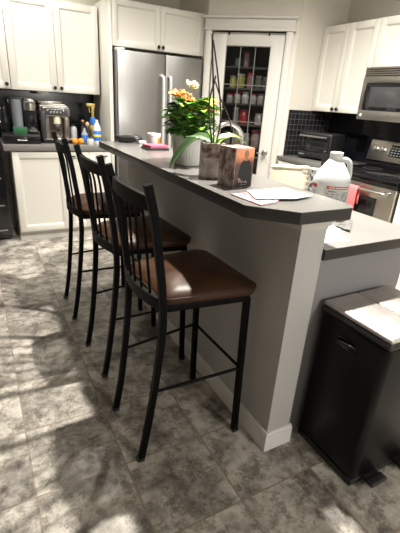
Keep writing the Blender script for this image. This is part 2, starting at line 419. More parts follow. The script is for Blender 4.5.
tag(obj('side_panel', box(BM(), .250, .2825, 3.0, YB, 0, 2.135, .002), 'cab'), 'tall white end panel between the coffee counter and the fridge', 'panel')
# base cabinets at the back left
cabinet('white base cabinet with one wide door, left end of the coffee counter', (-.645, 3.027, 0), 0, .46, YB - 3.03, 0, .852,
        [dict(x0=0, x1=.46, z0=.10, z1=.845)], kick=.098, name='base_cabinet')
cabinet('white base cabinet with two pulls beside the fridge panel', (-.183, 3.027, 0), 0, .43, YB - 3.03, 0, .852,
        [dict(x0=0, x1=.215, z0=.10, z1=.845, pull=(.012, .085, .806)), dict(x0=.215, x1=.43, z0=.10, z1=.845, pull=(.30, .39, .806))], kick=.098, name='base_cabinet')
ct = tag(obj('countertop', box(BM(), -.705, .249, 2.995, YB - .009, .853, .903, .004), noisy('grey_laminate', (.15, .145, .135), (.21, .20, .19), 200, .35)), 'grey laminate countertop under the coffee makers', 'countertop')
# dark rack to the left
t = thing('wine_cooler', 'black undercounter wine cooler at the left frame edge', 'wine cooler', (-.94, 3.12, 0))
obj('body', box(BM(), -.26, .225, .0, .44, .02, .84, .008), 'blackplastic', t)
obj('glass_door', box(BM(), -.26, .225, -.03, -.002, .06, .84, .006), 'blackgloss', t)
for z in (.60, .35, .11):
    obj('shelf_rail', box(BM(), -.22, .19, -.036, -.029, z - .005, z + .005, .002), 'nickel', t)
for x in (-.22, .18): obj('foot', box(BM(), x - .02, x + .02, .03, .07, 0, .022), 'blackplastic', t)

# right run: upper cabinets face -x  (local x -> -y)
RZ = R(-90)
cabinet('white two-door wall cabinet between pantry and microwave', (2.12, YRET - .004, 0), RZ, .634, XR - 2.12 - .002, 1.338, 2.066,
        [dict(x0=0, x1=.317, z0=1.338, z1=2.066, knob=(.290, 1.366)), dict(x0=.317, x1=.634, z0=1.338, z1=2.066, knob=(.345, 1.366))])
cabinet('white short cabinet above the microwave', (2.12, 1.660, 0), RZ, .78, XR - 2.12 - .002, 1.705, 2.068,
        [dict(x0=0, x1=.39, z0=1.705, z1=2.068, knob=(.36, 1.735)), dict(x0=.39, x1=.78, z0=1.705, z1=2.068, knob=(.42, 1.735))])
cabinet('white base cabinet to the right of the stove', (1.765, .872, 0), RZ, .60, XR - 1.77, 0, .865,
        [dict(x0=0, x1=.60, z0=.10, z1=.86)], kick=.098, name='base_cabinet')
tag(obj('countertop', box(BM(), 1.735, XR - .009, .27, .872, .866, .906, .004), 'top'), 'grey laminate countertop to the right of the stove', 'countertop')
cabinet('white corner base cabinet under the toaster oven', (1.765, YRET - .004, 0), RZ, .64, XR - 1.77, 0, .865,
        [dict(x0=.02, x1=.33, z0=.10, z1=.86), dict(x0=.33, x1=.635, z0=.10, z1=.86)], kick=.098, name='base_cabinet')
tag(obj('countertop', box(BM(), 1.735, XR - .009, 1.655, YRET - .009, .866, .904, .004), 'top'), 'grey laminate countertop under the toaster oven', 'countertop')

# ------------------------------------------------------------------ fridge
t = thing('refrigerator', 'stainless steel side by side refrigerator under the white cabinets', 'refrigerator', (.295, 2.92, 0))
W = .885
obj('case', box(BM(), .004, W - .004, .055, .66, .03, 1.735, .004), mat('dark_fridge_case', (.10, .10, .10), .5), t)
for a, b, hx in ((0, .4745, .440), (.4775, W, .512)):
    d = obj('door', box(BM(), a, b, 0, .05, .06, 1.74, .012, 3), 'steelv', t)
    bm = BM(); tube(bm, smooth_path([(hx, 0, .62), (hx, -.03, .63), (hx, -.052, .68), (hx, -.058, 1.1), (hx, -.052, 1.50), (hx, -.03, 1.545), (hx, 0, 1.555)], 5), .016, 14)
    obj('handle', bm, mat('pale_satin_handle', (.78, .77, .75), .38, .7), d)
obj('toe_grille', box(BM(), .01, W - .01, .02, .05, .0, .056), 'blackplastic', t)
obj('hinge_cover', box(BM(), .01, .09, .03, .12, 1.735, 1.758, .005), 'cap', t)

# ------------------------------------------------------------------ microwave (local: x along -y world, front at -y local)
t = thing('microwave', 'stainless over the range microwave with dark window', 'microwave', (2.03, 1.655, 1.30), RZ)
W, H = .762, .402
obj('case', box(BM(), .002, W - .002, .03, XR - 2.03 - .003, 0, H - .002, .003), mat('dark_case', (.05, .05, .05), .5), t)
fr = obj('face', box(box(box(box(BM(), 0, W, 0, .032, 0, .075, .004), 0, W, 0, .032, .285, .335, .004), 0, .035, .001, .032, .07, .29, .003), W - .19, W, .001, .032, .07, .29, .003), 'steel', t)
obj('window', box(BM(), .035, W - .19, .004, .032, .075, .285, .006), 'ovenglass', t)
obj('inner_window', box(BM(), .085, W - .25, .001, .010, .10, .262, .012), mat('grey_mesh_glass', (.05, .05, .053), .10), t)
obj('control_panel', box(BM(), W - .17, W - .02, -.002, .01, .085, .275, .003), 'blackgloss', t)
bm = BM(); box(bm, 0, W, .008, .032, .335, H, .002); obj('vent_back', bm, mat('vent_dark', (.12, .11, .10), .5, .6), t)
for k in range(4): obj('vent_slat', box(BM(), .012, W - .012, -.001, .012, .341 + k * .0155, .350 + k * .0155, .002), 'steel', t)
bm = BM(); tube(bm, smooth_path([(.565, 0, .09), (.565, -.03, .11), (.565, -.034, .18), (.565, -.03, .25), (.565, 0, .27)], 5), .009); obj('handle', bm, 'steel', t)
obj('badge', lathe(BM(), [(.012, 0), (.012, .002), (0, .0025)], 20, mtx=Matrix.Translation((.040, .001, .036)) @ Matrix.Rotation(R(90), 4, 'X')), 'label', t, 'round pale maker badge')
bm = BM(); box(bm, .14, .26, -.0005, .004, .081, .088)

bm.free()
# ------------------------------------------------------------------ stove
t = thing('stove', 'stainless steel range with black glass cooktop and oven door', 'stove', (1.70, 1.642, 0), RZ)
W = .762
obj('body', box(BM(), .002, W - .002, .06, .66, .03, .895, .003), 'blackplastic', t)
obj('cooktop', box(BM(), 0, W, .0, .58, .897, .912, .005), 'blackgloss', t)
obj('front_rail', box(BM(), .002, W - .002, .015, .06, .855, .898, .004), 'blackgloss', t)
for cx_, cy_, r_ in ((.2, .16, .10), (.57, .16, .08), (.2, .42, .08), (.57, .42, .10)):
    bm = BM(); lathe(bm, [(r_, 0), (r_, .0006), (r_ - .003, .0006), (r_ - .003, 0)], 40, c=(cx_, cy_, .9118)); obj('burner_ring', bm, mat('ring_grey', (.08, .08, .08), .4), t)
od = obj('oven_door', box(box(box(box(BM(), .004, W - .004,   .018, .058, .758, .850, .004), .004, W - .004, .018, .058, .26, .36, .004), .004, .15,   .018, .058, .35, .76, .003), W - .15, W - .004, .018, .058, .35, .76, .003), 'steel', t)
obj('oven_window', box(BM(), .145, W - .145, .022, .056, .352, .766, .004), 'ovenglass', od)
bm = BM(); tube(bm, smooth_path([(.05, .02, .815), (.05, -.03, .815), (.09, -.045, .815), (.38, -.048, .815), (.67, -.045, .815), (.71, -.03, .815), (.71, .02, .815)], 5), .012, 12); obj('handle', bm, 'steel', od)
obj('storage_drawer', box(BM(), .004, W - .004, .018, .058, .07, .25, .004), 'steel', t)
for x in (.06, W - .06): obj('foot', box(BM(), x - .02, x + .02, .1, .14, 0, .032), 'blackplastic', t)
obj('riser', box(BM(), 0, W, .565, .665, .905, .985, .006), 'blackgloss', t)
tilt = Matrix.Translation((0, .545, .968)) @ Matrix.Rotation(R(-12), 4, 'X')
cp = obj('control_panel', box(BM(), 0, W, 0, .07, 0, .175, .006, mtx=tilt), 'steel', t)
for x in (.075, .155, W - .155, W - .075):
    mt = tilt @ Matrix.Translation((x, 0, .095)) @ Matrix.Rotation(R(90), 4, 'X')
    k = obj('knob', lathe(BM(), [(.026, 0), (.027, .006), (.021, .010), (.019, .024), (0, .025)], 24, mtx=mt), 'nickel', cp)
    obj('grip', box(BM(), x - .005, x + .005, -.036, -.022, .075, .115, .002, mtx=tilt), 'chrome', k)
obj('display', box(BM(), .225, .50, -.003, .004, .045, .145, .002, mtx=tilt), 'blackgloss', cp)
bm = BM()
for i in range(8):
    for j in range(4): box(bm, .24 + i * .031, .258 + i * .031, -.0042, -.002, .058 + j * .021, .064 + j * .021, mtx=tilt)
obj('keys', bm, mat('key_grey', (.30, .30, .30), .5), cp)
# coral towel over the oven handle
tw = obj('towel', BM(), 'coral'); 
bm = BM(); grid = []
xs = 1.748
for side in (0, 1):
    pass
prof = [(1.634, .640), (1.632, .70), (1.631, .77), (1.632, .81), (1.638, .828), (1.650, .8335), (1.664, .828), (1.671, .80), (1.673, .74), (1.673, .69)]
ring = []
for (x, z) in prof:
    ring.append([(x + .004 * math.sin(k * 1.9 + z * 14) * (1 if z < .8 else .2), 1.155 + .108 * k / 10, z - (.006 * math.sin(k * .8) if z < .66 else 0)) for k in range(11)])
vs = [[bm.verts.new(p) for p in r] for r in ring]
for a, b in zip(vs, vs[1:]):
    for k in range(10): bm.faces.new((a[k], a[k + 1], b[k + 1], b[k]))
bmesh.ops.recalc_face_normals(bm, faces=bm.faces[:])
bm2 = bm; bmesh.ops.solidify(bm2, geom=bm2.faces[:], thickness=.004)
bm2.to_mesh(tw.data); bm2.free()
for p in tw.data.polygons: p.use_smooth = True
tag(tw, 'coral red towel hanging from the oven door handle', 'towel')

# ------------------------------------------------------------------ toaster oven
t = thing('toaster_oven', 'black toaster oven on the corner counter by the mosaic tiles', 'toaster oven', (1.872, 2.155, .904), R(-90 + 15))
W, D, H = .335, .27, .245
obj('body', box(BM(), 0, W, .012, D, .015, H, .012, 3), 'blackplastic', t)
dd = obj('glass_door', box(BM(), .01, W - .012, -.004, .014, .075, H - .020, .004), 'ovenglass', t)
bm = BM()
for z in (.12, .165): box(bm, .03, W - .03, -.0055, -.003, z - .0012, z + .0012)
obj('rack', bm, mat('rack_grey', (.05, .05, .05), .5), dd)
bm = BM(); tube(bm, [(.02, -.028, H - .032), (W - .022, -.028, H - .032)], .007, 12)
for x in (.03, W - .032): cyl(bm, (x, -.004, H - .032), (x, -.028, H - .032), .005)
obj('handle', bm, 'chrome', dd)
obj('control_strip', box(BM(), .006, W - .006, -.002, .014, .018, .070, .003), mat('strip_black', (.02, .02, .022), .3), t)
for x in (.11, .17, .23, .285):
    obj('knob', lathe(BM(), [(.017, 0), (.016, .012), (0, .013)], 18, mtx=Matrix.Translation((x, -.002, .044)) @ Matrix.Rotation(R(90), 4, 'X')), 'blackplastic', t)
bm = BM()
for i in range(6): box(bm, .020 + i * .010, .026 + i * .010, -.003, -.001, .040, .048)
obj('lettering', bm, mat('dim_lettering', (.35, .35, .35), .5), t)
for x in (.03, W - .03):
    for y in (.03, D - .03): obj('foot', box(BM(), x - .012, x + .012, y - .012, y + .012, 0, .016), 'blackplastic', t)

# ------------------------------------------------------------------ island: half wall, bar top, lower cabinets
T = .143
YE = 1.80
struct('wall_island', box(BM(), .012, T - .012, .012, YE, 0, 1.0295), 'islandwall', 'grey raised half wall of the breakfast bar')
struct('baseboard_left', box(box(BM(), 0, .0121, .0122, YE, 0, .085), .003, .0121, .0122, YE, .084, .098, .002), 'base', 'white baseboard along the stool side of the half wall')
bm = BM(); box(bm, 0, T, 0, .0121, 0, .085); box(bm, .003, T - .003, .003, .0121, .084, .098, .002)
struct('baseboard_end', bm, 'base', 'white baseboard on the half wall end')
bm = BM()
for (o_, za, zb) in ((.004, .985, 1.000), (.010, .998, 1.016), (.018, 1.012, 1.0295)):
    box(bm, .012 - o_, T - .012 + o_, .012 - o_, YE, za, zb, .003)
struct('trim_3', bm, 'trim', 'white moulding under the bar top')
t = thing('bar_countertop', 'grey laminate raised bar top with dark edge and clipped corners', 'countertop')
poly = [(-.175, .085), (-.05, -.04), (.175, -.04), (.205, -.01), (.205, 1.84), (-.175, 1.84)]
obj('surface', prism(BM(), poly, 1.0685, 1.0705), 'top', t)
obj('edge_band', prism(BM(), poly, 1.030, 1.0688, .0012), 'edge', t)
# lower counter, kitchen side
t = thing('island_counter', 'lower grey island countertop beside the raised bar', 'countertop')
poly = [(T - .011, .0), (.70, .0), (.70, 1.86), (T - .011, 1.86)]
obj('surface', prism(BM(), poly, .9085, .9105), 'top2', t)
obj('edge_band', prism(BM(), poly, .868, .9088, .0015), 'edge', t)
t = thing('island_cabinet', 'grey island base cabinet under the lower countertop', 'cabinet')
obj('body', box(BM(), T - .011, .655, .062, 1.84, .09, .8675), 'panel', t)
obj('end_panel', box(BM(), T - .011, .675, .045, .061, 0, .8675, .002), 'panel', t)
obj('toe_kick', box(BM(), T - .011, .61, .062, 1.82, 0, .089), 'gap', t)
for k in range(3):
    y0 = .07 + k * .59
    obj('door', box(BM(), .656, .675, y0, y0 + .585, .10, .86, .003), 'cab', t)
# sink faucet
t = thing('kitchen_faucet', 'chrome gooseneck faucet arching behind the orchid', 'faucet', (.275, 1.10, .9105))
obj('base', lathe(BM(), [(.028, 0), (.028, .012), (.018, .022), (0, .022)], 24), 'chrome', t)
bm = BM(); tube(bm, [(0, 0, .02), (0, 0, .24)] + [(.105 - .105 * math.cos(a), 0, .24 + .105 * math.sin(a)) for a in [math.pi * k / 16 for k in range(1, 17)]] + [(.21, 0, .20)], .012, 14); obj('spout', bm, 'chrome', t)
bm = BM(); cyl(bm, (.21, 0, .205), (.21, 0, .14), .015, 16); obj('spray_head', bm, 'chrome', t)
bm = BM(); tube(bm, [(0, -.01, .06), (0, -.04, .075), (0, -.075, .10)], .007); obj('lever', bm, 'chrome', t)

# ------------------------------------------------------------------ bar stools
def make_stool(label):
    t = thing('bar_stool', label, 'bar stool', group='bar stools along the breakfast bar')
    pp = [(-.218, 0), (-.214, .02), (-.188, .17), (-.164, .36), (-.147, .54), (-.143, .645), (-.150, .765), (-.164, .877), (-.184, 1.015), (-.211, 1.134)]
    for s in (-1, 1):
        path = smooth_path([(x, s * (.157 + (.030) * max(0, z - .15) ** 1.1), z) for x, z in pp], 4)
        q = obj('back_post', tube(BM(), path, .0125, square=True, wide=.0125), 'blackmetal', t)
        obj('foot_cap', box(BM(), -.233, -.203, s * .156 - .014, s * .156 + .014, 0, .018, .003), 'blackplastic', q)
        l = obj('leg', tube(BM(), [(.218, s * .196, 0), (.205, s * .190, .68)], .0125, square=True), 'blackmetal', t)
        obj('foot_cap', box(BM(), .203, .233, s * .196 - .0145, s * .196 + .0145, 0, .018, .003), 'blackplastic', l)
        obj('stretcher', tube(BM(), [(-.168, s * .158, .33), (.211, s * .193, .345)], .0065, 10), 'blackmetal', t)
    obj('stretcher', tube(BM(), [(.211, -.192, .345), (.211, .192, .345)], .0065, 10), 'blackmetal', t)
    # seat frame
    def outline(w0, w1, x0, x1, r, n=7):
        P = []
        for cx_, cy_, a0 in ((x1 - r, w1 - r, 0), (x0 + r, w0 - r, 90), (x0 + r, -w0 + r, 180), (x1 - r, -w1 + r, 270)):
            for k in range(n + 1):
                a = R(a0 + 90 * k / n); P.append((cx_ + r * math.cos(a), cy_ + r * math.sin(a)))
        return P
    bm = BM(); o1 = outline(.165, .208, -.150, .222, .03)
    prism(bm, o1, .672, .698, .002); obj('seat_frame', bm, 'blackmetal', t)
    # cushion
    o2 = outline(.178, .222, -.150, .245, .055); bm = BM(); t2 = bmesh.new(); cx_ = .05; rings = []
    for s, z in ((.95, .699), (.985, .703), (1.0, .713), (1.0, .722), (.985, .731), (.955, .737), (.88, .744), (.72, .753), (.5, .760), (.25, .764)):
        rings.append([t2.verts.new((cx_ + (x - cx_) * s, y * s, z + .006 * math.cos((x + .1) * 5) * (s < .9))) for x, y in o2])
    n = len(o2)
    for A, B in zip(rings, rings[1:]):
        for i in range(n): t2.faces.new((A[i], A[(i + 1) % n], B[(i + 1) % n], B[i]))
    t2.faces.new(rings[0][::-1]); t2.faces.new(rings[-1])
    bmesh.ops.recalc_face_normals(t2, faces=t2.faces[:]); merge(bm, t2)
    c = obj('seat_cushion', bm, 'leather', t, 'brown leather seat cushion', 60)
    bm = BM(); tube(bm, [(cx_ + (x - cx_) * 1.0, y * 1.0, .7275) for x, y in o2 + [o2[0]]], .0028, 6); obj('piping', bm, 'leather', c)
    # back rails, bowed backward
    def rail(z0, z1, xa, bow, name, th=.009):
        b = BM(); t3 = bmesh.new(); P = []
        K = 12
        for k in range(K + 1):
            v = -1 + 2 * k / K; y = v * (.181 if name == 'top_rail' else .172); x = xa - bow * (1 - v * v)
            dz = .006 * (1 - v * v) if name == 'top_rail' else 0
            P.append([t3.verts.new((x - th, y, z0)), t3.verts.new((x + th, y, z0)), t3.verts.new((x + th - .02 * (z1 - z0), y, z1 + dz)), t3.verts.new((x - th - .02 * (z1 - z0), y, z1 + dz))])
        for A, B in zip(P, P[1:]):
            for j in range(4): t3.faces.new((A[j], A[(j + 1) % 4], B[(j + 1) % 4], B[j]))
        t3.faces.new(P[0]); t3.faces.new(P[-1][::-1]); bmesh.ops.recalc_face_normals(t3, faces=t3.faces[:]); merge(b, t3)
        obj(name, b, 'blackmetal', t)
    rail(1.048, 1.092, -.192, .022, 'top_rail'); rail(.690, .735, -.148, .030, 'lower_rail')
    for v in (-.66, -.33, 0, .33, .66):
        y = v * .165; b0 = .030 * (1 - v * v); b1 = .022 * (1 - v * v)
        obj('spindle', tube(BM(), smooth_path([(-.148 - b0, y, .725), (-.162 - b0, y, .88), (-.178 - b1 , y, 1.0), (-.191 - b1, y * 1.06, 1.055)], 3), .0052, 8), 'blackmetal', t)
    return t
st = make_stool('black metal bar stool nearest the end of the bar, brown leather seat fully in view')
st.location = (-.272, .350, 0); st.rotation_euler = (0, 0, R(1.5))
dup(st, (-.262, .922, 0), R(2), 'middle black metal bar stool, brown seat half hidden by the nearest stool')
dup(st, (-.272, 1.552, 0), R(-1), 'black metal bar stool farthest back, nearest the coffee counter')

# ------------------------------------------------------------------ trash can
t = thing('trash_can', 'black two-compartment step trash can with brushed lids against the island end', 'trash can', (.205, -.285, 0))
W, D, H = .385, .315, .655
obj('base', box(BM(), .004, W - .004, .004, D - .002, 0, .03, .006), 'blackplastic', t)
obj('body', box(BM(), 0, W, 0, D, .028, H, .028, 4), 'blacksatin', t)
obj('rim', box(BM(), -.002, W + .002, -.002, D, H - .016, H + .012, .012, 3), 'blackplastic', t)
for a, b in ((.002, .186), (.191, W - .002)):
    l = obj('lid', box(BM(), a, b, .0, D - .004, H + .010, H + .030, .009, 3), 'lid', t)
bm = BM(); tube(bm, smooth_path([(-.001, .13, H - .075), (-.014, .135, H - .075), (-.018, .165, H - .077), (-.014, .195, H - .079), (-.001, .20, H - .079)], 4), .007)
box(bm, -.004, 0, .12, .21, H - .105, H - .065, .0015); obj('handle', bm, 'blackgloss', t)
for x in (.10, .285):
    p = obj('pedal', box(box(BM(), x - .042, x + .042, -.052, .004, .022, .040, .007, 3), x - .045, x + .045, -.056, -.020, .030, .046, .007, 3), 'blackplastic', t)

# ------------------------------------------------------------------ things on the bar
ZB = 1.0705
# black zipped pouch
bm = BM(); t2 = bmesh.new(); bmesh.ops.create_uvsphere(t2, u_segments=28, v_segments=16, radius=1)
for v in t2.verts:
    x, y, z = v.co; q = lambda a, e: math.copysign(abs(a) ** e, a)
    v.co = Vector((q(x, .6) * .092 , q(y, .55) * .052, .026 + q(z, .62) * .025 + .004 * math.sin(x * 5)))
merge(bm, t2)
t = thing('zip_case', 'black zipped pouch at the far end of the bar', 'case', (.02, 1.79, ZB + .001), R(-20))
obj('body', bm, mat('black_vinyl', (.014, .014, .015), .38), t)
bm = BM(); tube(bm, smooth_path([(-.085, -.030, .030), (-.05, -.050, .031), (.05, -.050, .031), (.085, -.030, .030)], 5), .0018, 6); obj('zipper', bm, 'knob', t)
obj('zip_pull', box(BM(), .052, .058, -.056, -.051, .014, .030, .001), 'nickel', t)
t = thing('charger', 'small white charger plug lying by the black pouch', 'charger', (.088, 1.715, ZB))
obj('body', box(BM(), -.026, .026, -.012, .012, 0, .020, .006, 3), 'cap', t)
bm = BM(); tube(bm, smooth_path([(.026, 0, .008), (.045, .012, .006), (.060, .03, .004), (.05, .05, .004), (.07, .06, .004)], 4), .003, 8); obj('cord', bm, 'blackplastic', t)
# stacked boxes/books
tag(obj('book', box(BM(), -.065, .075, -.06, .06, 0, .012, .002), 'blackplastic'), 'black notebook at the bottom of the small stack beside the white pot', 'book').location = (.060, 1.43, ZB)
o = tag(obj('card_box', box(BM(), -.058, .066, -.052, .052, 0, .016, .003), mat('pink_red_print', (.66, .10, .17), .4)), 'flat pink and red box on top of the black notebook', 'box'); o.location = (.066, 1.44, ZB + .0122); o.rotation_euler = (0, 0, R(8))
t = thing('pill_tub', 'white tub with an orange patch on the label, behind the pink box', 'tub', (.112, 1.565, ZB))
obj('body', lathe(BM(), [(0, 0), (.034, 0), (.036, .004), (.042, .068), (.044, .070), (.044, .082), (0, .083)], 26), 'cap', t)
bm = BM(); t2 = bmesh.new(); A = []
for k in range(8):
    a = R(-75 + 8 * k); A.append([t2.verts.new((r_ * math.cos(a), r_ * math.sin(a), z)) for r_, z in ((.0395, .022), (.0423, .06))])
for p, q in zip(A, A[1:]): t2.faces.new((p[0], q[0], q[1], p[1]))
bmesh.ops.solidify(t2, geom=t2.faces[:], thickness=-.0006); merge(bm, t2); obj('orange_patch', bm, 'orange', t)

# kalanchoe in a white ribbed pot
t = thing('potted_kalanchoe', 'flowering kalanchoe in a white ribbed pot, orange and yellow blooms', 'potted plant', (.015, .875, ZB))
bm = BM(); t2 = bmesh.new(); rings = []; n = 72
for r_, z, rib in ((.060, 0, 0), (.068, .002, .0), (.070, .008, .8), (.074, .05, 1), (.079, .098, 1), (.080, .104, 0), (.084, .106, 0), (.086, .138, 0), (.084, .141, 0), (.080, .139, 0), (.078, .115, 0)):
    rings.append([t2.verts.new((( r_ + rib * .0016 * math.cos(i * math.pi)) * math.cos(2 * math.pi * i / n), (r_ + rib * .0016 * math.cos(i * math.pi)) * math.sin(2 * math.pi * i / n), z)) for i in range(n)])
for A, B in zip(rings, rings[1:]):
    for i in range(n): t2.faces.new((A[i], A[(i + 1) % n], B[(i + 1) % n], B[i]))
t2.faces.new(rings[0][::-1]); bmesh.ops.recalc_face_normals(t2, faces=t2.faces[:]); merge(bm, t2)
obj('pot', bm, 'white', t)
obj('soil', lathe(BM(), [(.079, .118), (.05, .124), (0, .127)], 24), 'soil', t)
def leaf(bm, base, d, L, Wd, droop=.3, cup=.15, n=7, roll=0.0, scallop=0):
    d = Vector(d).normalized(); side = d.cross(Vector((0, 0, 1)))
    if side.length < .1: side = Vector((1, 0, 0))
    side.normalize(); side = Matrix.Rotation(roll, 3, d) @ side
    p = Vector(base); t = bmesh.new(); rows = []
    step = L / n; dirv = d.copy()
    for k in range(n + 1):
        s = k / n; w = Wd * (math.sin(math.pi * min(1, (s * .93 + .05)) ** .85) ** .75) * (1 + scallop * math.sin(k * 2.6))
        up = side.cross(dirv).normalized()
        rows.append([t.verts.new(p + side * (w * a) + up * (cup * w * abs(a) ** 1.5)) for a in (-1, -.55, 0, .55, 1)])
        p = p + dirv * step
        dirv = (dirv + Vector((0, 0, -1)) * droop / n).normalized()
    for A, B in zip(rows, rows[1:]):
        for j in range(4): t.faces.new((A[j], A[j + 1], B[j + 1], B[j]))
    bmesh.ops.recalc_face_normals(t, faces=t.faces[:])
    bmesh.ops.solidify(t, geom=t.faces[:], thickness=.0014)
    merge(bm, t)
rnd = random.Random(3)
bmd, bml, bms = BM(), BM(), BM()
for k in range(170):
    a = rnd.uniform(0, 2 * math.pi); hh = rnd.uniform(.135, .285); rr = (.025 + .055 * rnd.random()) * (1.15 - (hh - .135) * 2.2)
    base = (rr * math.cos(a), rr * math.sin(a), hh)
    el = rnd.uniform(-.1, .75)
    L = rnd.uniform(.055, .098); 
    leaf(bml if rnd.random() < .34 + (hh > .22) * .30 else bmd, base, (math.cos(a), math.sin(a), el), L, L * .34, .7, .25, scallop=.06)
for k in range(14):
    a = k * 2.4; r_ = .012 + .05 * ((k * 7 % 14) / 14)
    tube(bms, smooth_path([(r_ * .5 * math.cos(a), r_ * .5 * math.sin(a), .12), (r_ * math.cos(a), r_ * math.sin(a), .20), (r_ * 1.5 * math.cos(a), r_ * 1.5 * math.sin(a), .28)], 3), .0028, 6)
obj('stem', bms, 'leafl', t); obj('foliage', bmd, 'leaf', t, 'dark green fleshy leaves'); obj('young_foliage', bml, 'leafl', t, 'light green leaves')
def bloom(bm, c, nrm, r_):
    nrm = Vector(nrm).normalized(); a = nrm.orthogonal().normalized()
    for k in range(4):
        d = Matrix.Rotation(k * math.pi / 2 + c[0] * 50, 3, nrm) @ a
        leaf(bm, c, d + nrm * .45, r_, r_ * .42, .0, .2, 3)
def cluster(c, spread, n, m, lab):
    b = BM()
    for k in range(n):
        o_ = Vector((rnd.gauss(0, 1), rnd.gauss(0, 1), rnd.gauss(0, .6))) * spread
        bloom(b, Vector(c) + o_, (o_.x * 8, o_.y * 8 - .6, 1 + o_.z), rnd.uniform(.014, .020))
    obj('flower_cluster', b, m, t, lab)
cluster((-.075, -.02, .318), .013, 14, 'petal', 'orange pink flower cluster')
cluster((-.035, -.05, .290), .014, 16, 'petal', 'orange flower cluster low at front')
cluster((.005, -.055, .262), .015, 16, 'petal', 'orange flower cluster at centre')
cluster((.060, -.045, .262), .014, 14, 'petal', 'peach flower cluster at right of centre')
cluster((.080, -.040, .282), .013, 14, mat('yellow_petal', (.80, .52, .08), .55), 'yellow flower cluster at right')
cluster((.108, -.01, .288), .013, 14, mat('yellow_petal_pale', (.82, .58, .14), .55), 'pale yellow flower cluster at far right')
cluster((-.056, -.036, .306), .013, 14, 'petal', 'orange flower cluster at left')
cluster((.032, -.055, .258), .013, 14, 'petal', 'salmon flower cluster at centre right')
cluster((.000, -.01, .352), .013, 14, 'petalw', 'cream white flower cluster on top')
cluster((-.005, -.08, .200), .008, 8, mat('lime_bud', (.55, .60, .16), .55), 'lime green bud cluster low at front')

# orchid planter + picture box
t = thing('potted_orchid', 'bloomless orchid with long arching leaves in a photo-printed planter', 'potted plant', (-.047, .5355, ZB), R(-22))
w = .046
bm = BM()
for a in ((-w, w, -w, -w + .004), (-w, w, w - .004, w), (-w, -w + .004, -w + .004, w - .004), (w - .004, w, -w + .004, w - .004)):
    box(bm, a[0], a[1], a[2], a[3], 0, .143, .001)
box(bm, -w + .003, w - .003, -w + .003, w - .003, .001, .01)
obj('planter', bm, 'collage', t, 'square planter printed with a faded photo collage')
obj('photo_print', box(BM(), -w + .006, w - .006, -w - .0012, -w, .006, .085, .0004), noisy('pale_photo', (.30, .25, .25), (.62, .56, .53), 22, .4), t)
obj('bark', box(BM(), -w + .005, w - .005, -w + .005, w - .005, .10, .128, .006), 'soil', t)
Rz = Matrix.Rotation(R(22), 3, 'Z')
def wl(p):      # world offset from planter centre -> local
    return Rz @ Vector((p[0] + .062, p[1] - .552, p[2] - ZB))
def strap(pts, widths, m, th=.0022, tilt=0.0, fold=.35):
    P = smooth_path([wl(p) for p in pts], 6); n = len(P); t2 = bmesh.new(); rows = []
    for i, p in enumerate(P):
        d = (P[min(i + 1, n - 1)] - P[max(i - 1, 0)]).normalized()
        s = d.cross(Vector((0, 0, 1))); s = s.normalized() if s.length > .05 else Vector((1, 0, 0))
        s = Matrix.Rotation(tilt, 3, d) @ s; up = s.cross(d).normalized()
        f = i / (n - 1) * (len(widths) - 1); j = min(int(f), len(widths) - 2); w_ = widths[j] + (widths[j + 1] - widths[j]) * (f - j)
        rows.append([t2.verts.new(p + s * (w_ * a) + up * (fold * w_ * abs(a))) for a in (-1, -.6, -.2, 0, .2, .6, 1)])
    for A, B in zip(rows, rows[1:]):
        for j in range(6): t2.faces.new((A[j], A[j + 1], B[j + 1], B[j]))
    bmesh.ops.recalc_face_normals(t2, faces=t2.faces[:]); bmesh.ops.solidify(t2, geom=t2.faces[:], thickness=th)
    b = BM(); merge(b, t2); obj('orchid_leaf', b, m, t, None, 60)
strap([(-.055, .555, 1.198), (-.070, .585, 1.224), (-.095, .625, 1.222), (-.130, .66, 1.185), (-.162, .685, 1.135), (-.188, .70, 1.088)], [.010, .018, .026, .029, .024, .003], 'orchid', tilt=-.55)
strap([(-.05, .55, 1.198), (-.02, .555, 1.228), (.03, .56, 1.238), (.09, .57, 1.222), (.14, .58, 1.19)], [.008, .015, .020, .015, .002], 'orchidl', tilt=.3)
strap([(-.06, .56, 1.198), (-.10, .60, 1.226), (-.14, .65, 1.225)], [.008, .014, .002], 'orchid', tilt=-.3)
strap([(-.05, .545, 1.198), (-.045, .53, 1.225), (-.03, .50, 1.236)], [.007, .014, .002], 'leafl', tilt=.2)
strap([(-.06, .555, 1.198), (-.075, .56, 1.235), (-.082, .57, 1.258)], [.008, .014, .003], 'leafl', tilt=.2)
strap([(-.045, .56, 1.198), (-.015, .60, 1.222), (.02, .64, 1.222)], [.008, .014, .002], 'orchid')
for pts in ([(-.055, .555, 1.195), (-.062, .56, 1.32), (-.075, .565, 1.46), (-.088, .57, 1.60)], [(-.05, .55, 1.195), (-.035, .55, 1.30), (-.050, .555, 1.42), (-.075, .56, 1.535), (-.085, .565, 1.58)],
            [(-.062, .55, 1.195), (-.088, .545, 1.29), (-.092, .55, 1.37), (-.075, .555, 1.43), (-.066, .56, 1.46)]):
    obj('flower_spike', tube(BM(), smooth_path([wl(p) for p in pts], 6), .0034, 8), 'stem', t)
obj('flower_spike', tube(BM(), smooth_path([wl(p) for p in [(-.066, .56, 1.44), (-.03, .56, 1.37), (.01, .56, 1.31), (.03, .56, 1.26)]], 6), .0026, 8), 'stem', t)
bm = BM()
for z, x in ((1.33, -.064), (1.44, -.073), (1.56, -.085)):
    p = wl((x, .562, z)); box(bm, p.x - .005, p.x + .005, p.y - .004, p.y + .004, p.z - .004, p.z + .004, .001)
obj('stem_clip', bm, 'blackplastic', t)

